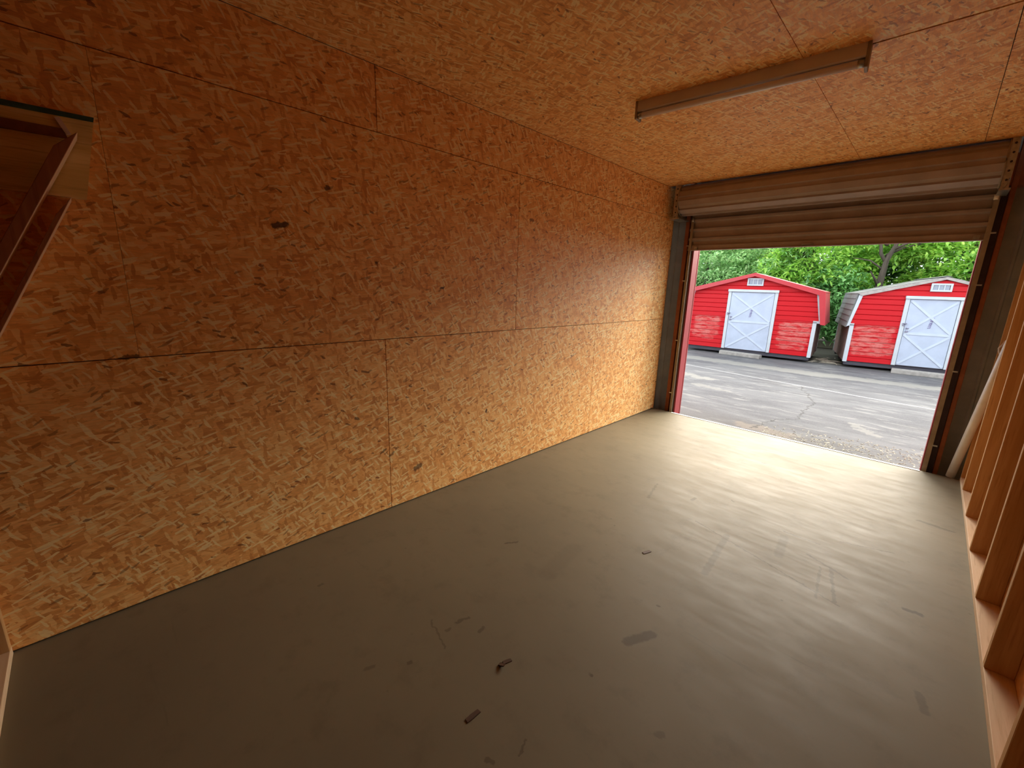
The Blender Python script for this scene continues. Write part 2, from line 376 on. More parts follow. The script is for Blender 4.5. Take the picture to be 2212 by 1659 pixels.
def make_asphalt():
    nt = NT('worn_asphalt')
    p = nt.position()
    n1 = nt.noise(nt.mapping(p, rot=(0, 0, R(4)), scale=(0.75, 2.6, 1)), 1.0, 6.0, 0.62, 0.4).outputs['Fac']
    n2 = nt.noise(nt.mapping(p, rot=(0, 0, R(-6)), scale=(1.8, 7.0, 1)), 1.0, 5.0, 0.65, 0.3).outputs['Fac']
    n3 = nt.noise(p, 55, 3.0, 0.7).outputs['Fac']
    n4 = nt.noise(p, 0.35, 3.0).outputs['Fac']
    col = nt.mix(nt.smooth(n1, 0.35, 0.65), rgb(0.061, 0.061, 0.067), rgb(0.107, 0.107, 0.111))
    col = nt.mix(nt.smooth(n2, 0.53, 0.64, 0, 0.9), col, rgb(0.168, 0.165, 0.157))
    col = nt.mix(nt.smooth(n4, 0.55, 0.7, 0, 0.5), col, rgb(0.104, 0.097, 0.087))
    col = nt.mix(nt.smooth(n3, 0.3, 0.75, 0.0, 0.35), col, rgb(0.142, 0.139, 0.136))
    sep = nt.new('ShaderNodeSeparateXYZ'); nt.link(p, sep.inputs[0])
    # damp, dirty margin along the building and leaf-stained soil by the sheds
    near = nt.math('MULTIPLY', nt.smooth(nt.math('ADD', sep.outputs[1], nt.math('MULTIPLY', n1, 1.6)), 0.9, 2.1, 1, 0), 0.7)
    col = nt.mix(near, col, rgb(0.078, 0.066, 0.058))
    moss = nt.smooth(nt.math('ADD', sep.outputs[1], nt.math('MULTIPLY', n1, 1.0)), 7.9, 8.8, 0, 0.9)
    col = nt.mix(moss, col, rgb(0.040, 0.035, 0.024))
    nz = nt.noise(p, 6, 5.0, 0.7).outputs['Color']
    q0 = nt.vmath('MULTIPLY', p, (1, 1, 0))
    q = nt.vmath('ADD', q0, nt.vmath('MULTIPLY', nt.vmath('SUBTRACT', nz, (0.5, 0.5, 0.5)), (0.5, 0.5, 0)))
    qs = nt.vmath('ADD', q0, nt.vmath('MULTIPLY', nt.vmath('SUBTRACT', nz, (0.5, 0.5, 0.5)), (0.30, 0.30, 0)))
    qn = nt.vmath('ADD', q0, nt.vmath('MULTIPLY', nt.vmath('SUBTRACT', nz, (0.5, 0.5, 0.5)), (0.05, 0.05, 0)))
    pale = marks(nt, q, [(-6.0, 5.6, -1.7, 5.85, .34, .85), (-1.7, 5.85, 1.0, 5.85, .34, .8), (1.0, 5.9, 4.5, 6.35, .30, .75), (-1.3, 3.55, -.5, 3.3, .17, .7), (2.0, 1.85, 2.25, 1.45, .08, .5), (-.4, 2.6, .1, 2.5, .12, .5)])
    col = nt.mix(pale, col, rgb(0.209, 0.202, 0.177))
    tan = marks(nt, q, [(1.0, .62, 1.45, .55, .16, .6)])
    col = nt.mix(tan, col, rgb(0.173, 0.136, 0.104))
    line = marks(nt, qn, [(-7.5, 5.55, -1.489, 4.62, .028, .8), (-1.489, 4.62, -.177, 4.32, .032, .9), (-.177, 4.32, 2.112, 3.97, .032, .95), (2.112, 3.97, 6.0, 3.6, .032, .95)])
    col = nt.mix(line, col, rgb(0.261, 0.261, 0.256))
    crack = marks(nt, qs, [(1.096, .583, 1.2, 1.15, .012, .8), (1.2, 1.15, 1.41, 1.5, .010, .8), (1.41, 1.5, 1.38, 2.8, .012, .7), (1.38, 2.8, .95, 4.1, .012, .6)])
    col = nt.mix(crack, col, rgb(0.026, 0.024, 0.021))
    nt.bump(n3, 0.4, 0.01)
    return nt.out(col, 0.85, 0.25)
M_ASPH = make_asphalt()
M_SOIL = make_plain('leaf_litter_soil', (0.055, 0.045, 0.028), 0.95, 0.0, 0.1, 0.4, 3.0, (0.06, 0.075, 0.03), 0.5)
M_STRAW = make_plain('straw_bits', (0.350, 0.322, 0.252), 0.8, 0.0, 0.2)

def make_leaf(name, dark, mid, light):
    nt = NT(name)
    p = nt.position()
    n = nt.noise(p, 1.1, 3.0).outputs['Fac']
    n2 = nt.noise(p, 9.0, 2.0).outputs['Fac']
    col = nt.mix(nt.smooth(n, 0.35, 0.65), rgb(*dark), rgb(*mid))
    col = nt.mix(nt.smooth(n2, 0.45, 0.7, 0, 0.8), col, rgb(*light))
    nt.out(col, 0.5, 0.35)
    tr = nt.new('ShaderNodeBsdfTranslucent'); nt.link(col, tr.inputs['Color'])
    mx = nt.new('ShaderNodeMixShader'); mx.inputs[0].default_value = 0.48
    nt.link(nt.b.outputs[0], mx.inputs[1]); nt.link(tr.outputs[0], mx.inputs[2])
    nt.link(mx.outputs[0], nt.n['Material Output'].inputs['Surface'])
    return nt.m
M_LEAF_A = make_leaf('leaf_light', (0.205, 0.412, 0.153), (0.409, 0.666, 0.279), (0.737, 0.873, 0.469))
M_LEAF_B = make_leaf('leaf_bright', (0.205, 0.446, 0.083), (0.409, 0.698, 0.128), (0.780, 0.952, 0.226))
M_LEAF_C = make_leaf('leaf_deep', (0.089, 0.246, 0.080), (0.199, 0.431, 0.133), (0.395, 0.645, 0.270))

# ------------------------------------------------------------------ mesh helpers
def link_obj(name, me, m=None, parent=None):
    o = bpy.data.objects.new(name, me)
    COL.objects.link(o)
    if m is not None and me is not None and not me.materials: me.materials.append(m)
    if parent is not None: o.parent = parent
    return o

def mesh(name, vs, fs, smooth=False):
    me = bpy.data.meshes.new(name)
    me.from_pydata([tuple(v) for v in vs], [], fs)
    me.validate(); me.update()
    if smooth:
        for p in me.polygons: p.use_smooth = True
    return me

BOXF = [(0, 3, 2, 1), (4, 5, 6, 7), (0, 1, 5, 4), (1, 2, 6, 5), (2, 3, 7, 6), (3, 0, 4, 7)]
def boxv(x0, x1, y0, y1, z0, z1):
    return [(x0, y0, z0), (x1, y0, z0), (x1, y1, z0), (x0, y1, z0), (x0, y0, z1), (x1, y0, z1), (x1, y1, z1), (x0, y1, z1)]

def bevel_me(me, w, seg=1):
    bm = bmesh.new(); bm.from_mesh(me)
    bmesh.ops.bevel(bm, geom=list(bm.edges), offset=w, segments=seg, affect='EDGES', profile=0.5)
    bm.to_mesh(me); bm.free()

def box(name, lo, hi, m, parent=None, bev=0.0, origin=None):
    """axis aligned box given in world (or parent) coordinates; its origin at the centre of its base unless given"""
    lo = Vector(lo); hi = Vector(hi)
    c = Vector(origin) if origin else Vector(((lo.x + hi.x) / 2, (lo.y + hi.y) / 2, lo.z))
    me = mesh(name, boxv(lo.x - c.x, hi.x - c.x, lo.y - c.y, hi.y - c.y, lo.z - c.z, hi.z - c.z), BOXF)
    if bev: bevel_me(me, bev)
    o = link_obj(name, me, m, parent)
    o.location = c
    return o

def boxes_me(name, lst):
    vs = []; fs = []
    for b in lst:
        k = len(vs); vs += boxv(*b); fs += [tuple(i + k for i in f) for f in BOXF]
    return mesh(name, vs, fs)

def prism(name, poly, axis, a, b, m, parent=None):
    """poly: list of 2d points, extruded from a to b along axis ('x','y' or 'z')"""
    def P(u, v, t):
        return {'x': (t, u, v), 'y': (u, t, v), 'z': (u, v, t)}[axis]
    n = len(poly)
    vs = [P(u, v, a) for u, v in poly] + [P(u, v, b) for u, v in poly]
    fs = [tuple(range(n)), tuple(range(2 * n - 1, n - 1, -1))]
    fs += [(i, i + n, (i + 1) % n + n, (i + 1) % n) for i in range(n)]
    me = mesh(name, vs, fs)
    bm = bmesh.new(); bm.from_mesh(me); bmesh.ops.recalc_face_normals(bm, faces=bm.faces); bm.to_mesh(me); bm.free()
    return link_obj(name, me, m, parent)

def tube_me(name, pts, rad, seg=10, cap=True):
    pts = [Vector(p) for p in pts]
    rads = rad if isinstance(rad, (list, tuple)) else [rad] * len(pts)
    vs = []; fs = []
    up = None
    for i, p in enumerate(pts):
        t = (pts[min(i + 1, len(pts) - 1)] - pts[max(i - 1, 0)]).normalized()
        if up is None:
            up = Vector((0, 0, 1)) if abs(t.z) < 0.9 else Vector((1, 0, 0))
        u = t.cross(up).normalized(); w = t.cross(u).normalized()
        for k in range(seg):
            a = 2 * math.pi * k / seg
            vs.append(p + u * math.cos(a) * rads[i] + w * math.sin(a) * rads[i])
    for i in range(len(pts) - 1):
        for k in range(seg):
            fs.append((i * seg + k, i * seg + (k + 1) % seg, (i + 1) * seg + (k + 1) % seg, (i + 1) * seg + k))
    if cap:
        fs.append(tuple(range(seg - 1, -1, -1))); fs.append(tuple((len(pts) - 1) * seg + k for k in range(seg)))
    me = mesh(name, vs, fs, True)
    bm = bmesh.new(); bm.from_mesh(me); bmesh.ops.recalc_face_normals(bm, faces=bm.faces); bm.to_mesh(me); bm.free()
    return me

def empty(name, loc=(0, 0, 0), rz=0.0):
    o = bpy.data.objects.new(name, None)
    COL.objects.link(o); o.location = loc; o.rotation_euler = (0, 0, rz); o.empty_display_size = 0.2
    return o

def tag(o, label, cat, group=None):
    o['label'] = label; o['category'] = cat
    if group: o['group'] = group
    return o

def struct(o, label=None):
    o['kind'] = 'structure'
    if label: o['label'] = label
    return o

# ------------------------------------------------------------------ room shell
W, H = 2.9465, 2.790
YB = -5.775                 # inner face of the back wall's framing
T = 0.011                   # panel thickness
S4 = 1.219

floor = struct(box('floor', (-0.15, YB - 0.12, -0.30), (3.10, 0.0, 0.0), M_FLOOR), 'grey painted concrete floor with scuffs and stains')
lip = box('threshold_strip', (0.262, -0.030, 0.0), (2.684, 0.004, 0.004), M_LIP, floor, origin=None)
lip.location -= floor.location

def panel(name, x0, x1, y0, y1, mat_rows, m, parent):
    """sheet lying in its local XY plane, its front face at local z = 0"""
    cx, cy = (x0 + x1) / 2, (y0 + y1) / 2
    me = mesh(name, boxv(x0 - cx, x1 - cx, y0 - cy, y1 - cy, -T, 0), BOXF)
    o = link_obj(name, me, m, parent)
    X, Y, Z, org = mat_rows
    loc = Vector(org) + Vector(X) * cx + Vector(Y) * cy
    mw = Matrix((Vector(X), Vector(Y), Vector(Z))).transposed().to_4x4()
    mw.translation = loc
    mw.translation = loc - parent.location
    o.matrix_local = mw
    return o

wall_left = struct(box('wall_left', (-0.12, YB - 0.12, 0.0), (-T - 0.0015, 0.0, H), M_SEAM, origin=(0, 0, 0)), 'left wall lined with large sheets of strand board')
LW = ((0, 1, 0), (0, 0, 1), (1, 0, 0), (0, 0, 0))
def split(cuts):
    return list(zip(cuts[:-1], cuts[1:]))
g = 0.0023
for z0, z1, cuts in ((0.008, 1.219, (YB - .09, -3.99, -1.553, 0.0)), (1.219, 2.441, (YB - .09, -5.21, -2.772, -0.334, 0.0)), (2.441, H, (YB - .09, -3.99, -1.553, 0.0))):
    for a, b in split(cuts):
        ga = 0.0006 if a == -5.21 else g
        gb = 0.0006 if b == -5.21 else g
        panel('strand_board', a + ga, b - gb, z0 + g, z1 - g, LW, M_OSBW, wall_left)

ceiling = struct(box('ceiling', (-0.12, YB - 0.12, H + T + 0.0015), (3.10, -0.19, H + 0.10), M_SEAM, origin=(0, 0, H)), 'strand board ceiling')
CE = ((0, 1, 0), (1, 0, 0), (0, 0, -1), (0, 0, H))
YS = -2.445
for (y0, y1, xs, gg) in ((YS, -0.19, (0.0, 0.57, 1.79, 2.553, 3.06), 0.0016), (YB - .09, YS, (0.0, 0.57, 1.79, 3.06), 0.0016)):
    for a, b in split(xs):
        e1 = 0.0016
        wide = 0.013 if (y1 == YS and a > 1.5) else 0.0016
        panel('strand_board', y0 + (g if y0 != YS else 0.001), y1 - wide, a + gg, b - gg, CE, M_OSB, ceiling)

# right wall: open studs with outer sheathing
wall_right = struct(box('wall_right', (W + 0.089, YB - 0.12, 0.0), (W + 0.14, 0.0, H + .02), M_SHEATH, origin=(W, 0, 0)), 'right wall of bare open studs')
def child_box(name, lo, hi, m, parent, bev=0.0):
    o = box(name, lo, hi, m, parent, bev)
    o.location -= parent.location
    return o
child_box('bottom_plate', (W, YB, 0.0), (W + 0.089, -0.005, 0.038), M_PLATE, wall_right, 0.002)
child_box('top_plate', (W, YB, H - 0.04), (W + 0.089, -0.21, H - 0.001), M_PLATE, wall_right, 0.002)
stud_me = mesh('stud', boxv(0, 0.089, 0, 0.038, 0, H - 0.078), BOXF); bevel_me(stud_me, 0.0025)
stud_me.materials.append(M_STUD)
for k, y in enumerate([-0.043, -0.395, -1.004, -1.614, -2.223, -2.833, -3.442, -4.052, -4.662, -5.272, YB + .001]):
    s = link_obj('stud', stud_me, None, wall_right)
    s.location = (0, y, 0.038)
OR = ((0, 1, 0), (0, 0, 1), (1, 0, 0), (W + 0.0885 + T, 0, 0))

st = link_obj('bent_strap', tube_me('bent_strap', [(2.968, -.052, 1.13), (2.952, -.056, 1.17), (2.944, -.062, 1.20), (2.958, -.056, 1.225), (2.968, -.05, 1.26)], .006, 6), M_PVC, wall_right)
st.location = -wall_right.location

# back wall: studs and plate behind the camera
wall_back = struct(box('wall_back', (-0.1, YB - 0.13, 0.0), (3.06, YB - 0.0895, H + .02), M_DARKWALL, origin=(0, YB, 0)), 'back wall of bare studs')
child_box('bottom_plate', (0.002, YB - 0.089, 0.0), (W, YB, 0.038), M_PLATEX, wall_back, 0.002)
bst = mesh('stud', boxv(0, 0.038, -0.089, 0, 0, H - 0.04), BOXF); bevel_me(bst, 0.0025); bst.materials.append(M_STUD)
for x in (0.003, 0.56, 1.17, 1.78, 2.39):
    s = link_obj('stud', bst, None, wall_back); s.location = (x, 0, 0.038)

# front wall round the opening: ribbed grey sheet, oxide-red posts
XL, XR = 0.262, 2.684        # clear opening
ZO = 2.42
wall_front = struct(box('wall_front', (-0.15, 0.30, ZO), (3.20, 0.32, 3.1), M_GREY, origin=(0, 0.3, -0.12)), 'front wall of grey sheet metal round the roll-up door')
def ribbed(x0, x1, z0, z1, y, name='metal_sheet', pitch=0.11):
    vs = []; xs = []
    x = x0
    pts = []
    while x < x1 - 1e-6:
        for dx, dy in ((0, 0), (pitch * .70, 0), (pitch * .78, -.012), (pitch * .92, -.012)):
            if x + dx < x1: pts.append((x + dx, dy))
        x += pitch
    pts.append((x1, 0))
    for px, dy in pts:
        vs += [(px, y + dy, z0), (px, y + dy, z1), (px, y + dy + .004, z0), (px, y + dy + .004, z1)]
    fs = []
    for i in range(len(pts) - 1):
        a = 4 * i; b = a + 4
        fs += [(a, b, b + 1, a + 1), (a + 2, a + 3, b + 3, b + 2), (a + 1, b + 1, b + 3, a + 3), (a, a + 2, b + 2, b)]
    n = 4 * (len(pts) - 1)
    fs += [(0, 1, 3, 2), (n, n + 2, n + 3, n + 1)]
    o = link_obj(name, mesh(name, vs, fs), M_GREY, wall_front)
    o.location = -wall_front.location
    return o
ribbed(-0.15, XL - 0.02, -0.12, 3.0, 0.27)
ribbed(XR + 0.02, 3.2, -0.12, 3.0, 0.27)
for x0, x1 in ((0.106, 0.156), (2.772, 2.806)):
    child_box('steel_post', (x0, 0.12, -0.12), (x1, 0.20, 2.95), M_PRIMER, wall_front, 0.004)
child_box('header_beam', (-0.1, 0.13, 2.50), (3.1, 0.26, 2.75), M_PRIMER, wall_front, 0.004)
child_box('dark_fill', (XL - 0.075, 0.125, -0.12), (XL - 0.03, 0.23, 2.5), M_DARK, wall_front)  # solid box; its dark colour stands for the shaded gap beside the guide
child_box('dark_fill', (XR + 0.038, 0.125, -0.12), (XR + 0.085, 0.23, 2.5), M_DARK, wall_front)
for x0, x1 in ((XL - 0.03, XL - 0.001), (XR + 0.001, XR + 0.03)):
    child_box('jamb_trim', (x0, 0.088, -0.12), (x1, 0.235, 2.5), M_TRIMRED, wall_front, 0.002)
child_box('exterior_siding', (-1.5, 0.325, -0.12), (XL - 0.03, 0.345, 3.3), M_TRIMRED, wall_front)
child_box('exterior_siding', (XR + 0.03, 0.325, -0.12), (4.5, 0.345, 3.3), M_TRIMRED, wall_front)
child_box('exterior_siding', (XL - 0.03, 0.325, ZO), (XR + 0.03, 0.345, 3.3), M_TRIMRED, wall_front)
child_box('side_closure', (-0.15, 0.0, -0.12), (-0.125, 0.30, 3.1), M_GREY, wall_front)
child_box('side_closure', (W + 0.141, 0.0, -0.12), (W + 0.17, 0.30, 3.1), M_GREY, wall_front)
child_box('top_closure', (-0.15, -0.19, 2.96), (3.12, 0.30, 2.99), M_DARKWALL, wall_front)
child_box('top_closure', (-0.15, -0.215, 2.895), (3.12, -0.195, 2.97), M_DARKWALL, wall_front)

# ------------------------------------------------------------------ roll-up door
door = struct(empty('door_1', (1.47, 0.0, 0.0)), 'brown ribbed steel roll-up door, rolled up under the ceiling')
def door_part(name, me, m, loc=None):
    o = link_obj(name, me, m, door)
    o.location = (Vector(loc) if loc else Vector((0, 0, 0))) - door.location
    return o
YC = 0.066
CX0, CX1 = 0.200, 2.716
def curtain_me():
    pts = []                       # (y, z) profile going up
    z = 2.125
    pitch = 0.108
    while z < 2.60:
        for dz, dy in ((0.0, 0.0), (0.052, 0.0), (0.066, -0.030), (0.088, -0.030), (0.102, 0.0)):
            pts.append((YC + dy, z + dz))
        z += pitch
    vs = []; fs = []
    for y, zz in pts:
        vs += [(CX0, y, zz), (CX1, y, zz), (CX0, y + .003, zz), (CX1, y + .003, zz)]
    for i in range(len(pts) - 1):
        a = 4 * i; b = a + 4
        fs += [(a, a + 1, b + 1, b), (a + 2, b + 2, b + 3, a + 3)]
    return mesh('curtain', vs, fs)
door_part('curtain', curtain_me(), M_CURTAIN)
def coil_me(x0, x1):
    CY, CZ, RR = -0.100, 2.628, 0.172
    prof = []
    n = 10
    for k in range(n):
        a0 = 2 * math.pi * k / n + 0.16
        st = 2 * math.pi / n
        for f, dr in ((0.0, 0), (0.52, 0), (0.60, -.017), (0.90, -.017), (0.98, 0)):
            prof.append((a0 + f * st, RR + dr))
    vs = []; fs = []
    for a, r in prof:
        vs += [(x0, CY + r * math.cos(a), CZ + r * math.sin(a)), (x1, CY + r * math.cos(a), CZ + r * math.sin(a))]
    m = len(prof)
    for i in range(m):
        j = (i + 1) % m
        fs.append((2 * i, 2 * i + 1, 2 * j + 1, 2 * j))
    fs.append(tuple(2 * i for i in range(m))); fs.append(tuple(2 * i + 1 for i in range(m - 1, -1, -1)))
    me = mesh('coil', vs, fs)
    bm = bmesh.new(); bm.from_mesh(me); bmesh.ops.recalc_face_normals(bm, faces=bm.faces); bm.to_mesh(me); bm.free()
    return me
door_part('coil', coil_me(0.150, 2.690), M_CURTAIN)
bar = door_part('bottom_bar', boxes_me('bottom_bar', [(CX0, CX1, YC - .022, YC + .022, 2.070, 2.128), (CX0, CX1, YC - .034, YC - .022, 2.070, 2.078)]), M_CURTAIN)
h = link_obj('pull_handle', boxes_me('pull_handle', [(1.40, 1.50, YC - .042, YC - .022, 2.088, 2.100), (1.40, 1.41, YC - .034, YC - .02, 2.086, 2.102), (1.49, 1.50, YC - .034, YC - .02, 2.086, 2.102)]), M_GALV, bar)
h = link_obj('stop_clip', boxes_me('stop_clip', [(2.63, 2.668, YC - .045, YC - .022, 2.080, 2.104), (2.63, 2.668, YC - .05, YC - .043, 2.095, 2.112)]), M_GALV, bar)
h = link_obj('stop_clip', boxes_me('stop_clip', [(0.285, 0.32, YC - .045, YC - .022, 2.080, 2.104), (0.285, 0.32, YC - .05, YC - .043, 2.095, 2.112)]), M_GALV, bar)
for x0, x1, sgn in ((XL - 0.050, XL - 0.020, 1), (XR + 0.009, XR + 0.042, -1)):
    gd = door_part('guide_track', boxes_me('guide_track', [(x0, x1, 0.030, 0.036, -0.12, 2.44), (x0, x1, 0.088, 0.094, -0.12, 2.44), ((x0, x0 + .004, .036, .088, -0.12, 2.44) if sgn > 0 else (x1 - .004, x1, .036, .088, -0.12, 2.44))]), M_GUIDE)
    for zz in (0.25, 0.95, 1.70, 2.12):
        xa, xb = (x0 - .028, x0 + .004) if sgn > 0 else (x1 - .004, x1 + .03)
        link_obj('guide_clip', boxes_me('guide_clip', [(xa, xb, .026, .034, zz, zz + .012)]), M_GALV, gd)
tr = door_part('guide_throat', tube_me('guide_throat', [(XL - .035, .03, 2.405), (XL - .035, .03, 2.445)], .014), M_GALV)
tr = door_part('guide_throat', tube_me('guide_throat', [(XR + .02, .03, 2.385), (XR + .02, .03, 2.425)], .016), M_PVC)

def bracket(x0, x1, foot):
    b = [(x0, x1, -.205, -.199, 2.425, H - .001), ((x1 - .005, x1, -.199, .06, 2.425, H) if foot > 0 else (x0, x0 + .005, -.199, .06, 2.425, H)),
         (min(x0, x1 - .09), max(x1, x0 + .09), -.225, .06, 2.414, 2.428) if foot > 0 else (x0 - .005, x1 + .012, -.225, .06, 2.414, 2.428)]
    o = door_part('bracket', boxes_me('bracket', b), M_GALV)
    for k in range(5):
        z = 2.49 + k * 0.065
        c = (x0 + x1) / 2
        link_obj('bolt_head', tube_me('bolt_head', [(c, -.212, z), (c, -.204, z)], .008, 6), M_DARK, o)
    link_obj('brace_rod', tube_me('brace_rod', [(x0 + .02, -.21, 2.43), (x1 + .005 * foot, -.205, 2.50)], .006, 6), M_GALV, o)
    return o
bracket(0.075, 0.135, 1)
bracket(2.700, 2.745, -1)
ring = []
for k in range(13):
    a = math.pi * 0.62 + k / 12 * math.pi * 0.85
    ring.append((0.147, -.10 + .180 * math.cos(a), 2.628 + .180 * math.sin(a)))
door_part('end_ring', tube_me('end_ring', ring, .006, 6), M_GUIDE)
ring2 = [(2.694, y, z) for (_, y, z) in ring]
door_part('end_ring', tube_me('end_ring', ring2, .006, 6), M_GUIDE)

# ------------------------------------------------------------------ ceiling light
lf = empty('fluorescent_light', (1.468, -2.512, H), R(5.0))
tag(lf, 'unlit fluorescent batten light with a bare tube on the strand board ceiling', 'ceiling light')
L2 = 0.598
def lp(name, me, m, par=lf):
    return link_obj(name, me, m, par)
prof = [(-.030, 0), (-.034, -.058), (-.026, -.064), (.030, -.064), (.038, -.058), (.034, 0)]
prism('housing', prof, 'x', -L2, L2, M_FIXT, lf)
tub = lp('lamp_tube', tube_me('lamp_tube', [(-L2 + .020, -.012, -.084), (L2 - .020, -.012, -.084)], .0185, 18), M_TUBE)
for s in (-1, 1):
    cap = lp('end_cap', tube_me('end_cap', [(s * (L2 - .040), -.012, -.084), (s * (L2 - .010), -.012, -.084)], .0192, 16), M_GALV, tub)
    e0, e1 = (L2 - .012, L2 + .004) if s > 0 else (-L2 - .004, -L2 + .012)
    sk = lp('lamp_socket', boxes_me('lamp_socket', [(e0, e1, -.036, .040, -.112 if s > 0 else -.106, 0)]), M_SOCK)
    bevel_me(sk.data, .003)

# ------------------------------------------------------------------ things against the walls
pipe = link_obj('plastic_pipe', tube_me('plastic_pipe', [(2.885, 0.020, 0.034), (2.952, -0.10, 0.84), (2.990, -0.17, 1.30)], .031, 16), M_PVC)
pipe.data.transform(Matrix.Translation((-2.885, -0.02, 0)))
pipe.location = (2.885, 0.02, -0.028)
tag(pipe, 'white plastic pipe leaning in the corner beside the bare studs', 'pipe')

# board with green edge, on the left wall near the back corner
bd = empty('header_board', (0.0, -5.36, 1.88))
tag(bd, 'yellowish plywood board with a dark green top edge on the left wall', 'board')
def wallpoly(name, pts, x0, x1, m, parent, org):
    o = prism(name, [(y - org[1], z - org[2]) for y, z in pts], 'x', x0 - org[0], x1 - org[0], m, parent)
    return o
org = (0.0, -5.36, 1.88)
wallpoly('board_face', [(-5.775, 1.875), (-5.287, 1.872), (-5.2245, 2.180), (-5.775, 2.160)], 0.0005, 0.030, M_PLY, bd, org)
wallpoly('painted_edge', [(-5.775, 2.152), (-5.228, 2.164), (-5.2245, 2.181), (-5.775, 2.176)], 0.028, 0.0325, M_GREEN, bd, org)
wallpoly('batten', [(-5.775, 2.075), (-5.308, 2.085), (-5.322, 2.118), (-5.775, 2.112)], 0.0295, 0.040, M_DARKBAND, bd, org)  # thin dark band raised on the board face
wallpoly('tape_strip', [(-5.336, 2.152), (-5.322, 2.157), (-5.298, 2.103), (-5.312, 2.098)], 0.0325, 0.0425, M_TAPE, bd, org)

def brace(top, bot, face_w, depth, x0, label):
    """board set on edge against the left wall, its narrow face to the room; top and bot lie on its lower-right edge"""
    ty, tz = top; by, bz = bot
    d = Vector((0, by - ty, bz - tz)); L = d.length; d.normalize()
    n = Vector((0, -d.z, d.y)) * -1               # away from the lower right edge
    if n.y > 0: n = -n
    me = bpy.data.meshes.new('wooden_brace')
    cut = 0.085
    vs = []
    for x in (x0, x0 + depth):
        vs += [Vector((x, 0, 0)), n * face_w + d * cut + Vector((x, 0, 0)), n * face_w + d * L + Vector((x, 0, 0)), d * L + Vector((x, 0, 0))]
    org = Vector((0, by, bz))
    off = Vector((0, ty, tz)) - org
    me = mesh('wooden_brace', [v + off for v in vs], [(0, 1, 2, 3), (7, 6, 5, 4), (0, 4, 5, 1), (1, 5, 6, 2), (2, 6, 7, 3), (3, 7, 4, 0)])
    bm = bmesh.new(); bm.from_mesh(me); bmesh.ops.recalc_face_normals(bm, faces=bm.faces); bm.to_mesh(me); bm.free()
    bevel_me(me, .0015)
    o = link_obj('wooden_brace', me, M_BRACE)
    me.materials.append(M_BRACE_SHADE)
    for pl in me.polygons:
        if pl.normal.x > 0.6: pl.material_index = 1  # room face coloured dark as shade, edges left pale as if door-lit
    o.location = org
    tag(o, label, 'brace')
    return o
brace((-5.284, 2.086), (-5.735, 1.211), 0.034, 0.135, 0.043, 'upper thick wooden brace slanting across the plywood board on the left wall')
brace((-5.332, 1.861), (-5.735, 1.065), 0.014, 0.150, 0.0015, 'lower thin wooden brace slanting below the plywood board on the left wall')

# small chips of wood on the floor
def chip(x, y, rz, L, w, t, label, curl=0.0):
    pts = [(-L / 2, -w * .42), (-L * .1, -w / 2), (L / 2, -w * .45), (L * .46, w * .40), (0, w / 2), (-L * .47, w * .44)]
    o = prism('wood_chip', pts, 'z', 0, t, M_CHIP)
    if curl:
        for v in o.data.vertices: v.co.z += curl * (v.co.x / L + .5) ** 2
    o.location = (x, y, 0.0); o.rotation_euler = (0, 0, rz)
    tag(o, label, 'wood chip', 'wood chips on the floor')
    return o
chip(1.480, -4.312, R(10), .030, .018, .004, 'dark curled chip of wood lying on the middle of the floor', .012)
chip(1.480, -4.280, R(70), .040, .016, .003, 'brown flat chip beside the dark curled chip on the floor')
chip(1.560, -4.540, R(88), .062, .020, .003, 'flat rectangular brown chip on the floor nearest the camera')
chip(1.520, -3.105, R(70), .060, .020, .003, 'small grey-brown chip on the floor nearest the doorway')

# ------------------------------------------------------------------ outside: ground
GZ = -0.12
ground = struct(link_obj('ground', mesh('ground', boxv(-30, 30, 0.001, 60, -0.4, 0), BOXF), M_ASPH), 'worn grey asphalt yard with pale streaks and a painted line')
ground.location = (0, 0, GZ)
soil = link_obj('soil_bed', mesh('soil_bed', boxv(-30, 30, 11.9, 45, -0.02, 0.03), BOXF), M_SOIL)
soil.location = (0, 0, GZ); struct(soil, 'dark leaf-littered soil under the trees')
kerb = box('kerb', (-14, 11.6, GZ), (14, 11.85, GZ + 0.22), make_plain('dark_kerb', (0.09, 0.085, 0.06), .9, 0, .2, .3, 5), None, 0.02)
struct(kerb, 'low dark kerb between the sheds and the trees')

# straw and leaf crumbs by the doorway
vs = []; fs = []
for k in range(420):
    x = rng.uniform(1.2, 2.75); 
    y = 0.55 + 0.22 * rng.normal() + (x - 1.6) * 0.22
    if y < .33 or y > 1.6: continue
    L = rng.uniform(.008, .026); w = rng.uniform(.003, .008); a = rng.uniform(0, math.pi)
    ca, sa = math.cos(a), math.sin(a); b = len(vs)
    for u, v, z in ((-L, -w, 0), (L, -w, 0), (L, w, 0), (-L, w, 0), (0, 0, .005)):
        vs.append((x + u * ca - v * sa, y + u * sa + v * ca, GZ + .001 + z))
    fs += [(b, b + 1, b + 4), (b + 1, b + 2, b + 4), (b + 2, b + 3, b + 4), (b + 3, b, b + 4)]
st = link_obj('leaf_crumbs', mesh('leaf_crumbs', vs, fs), M_STRAW)
st['kind'] = 'stuff'; tag(st, 'pale straw and leaf crumbs scattered on the asphalt by the doorway', 'leaf litter')

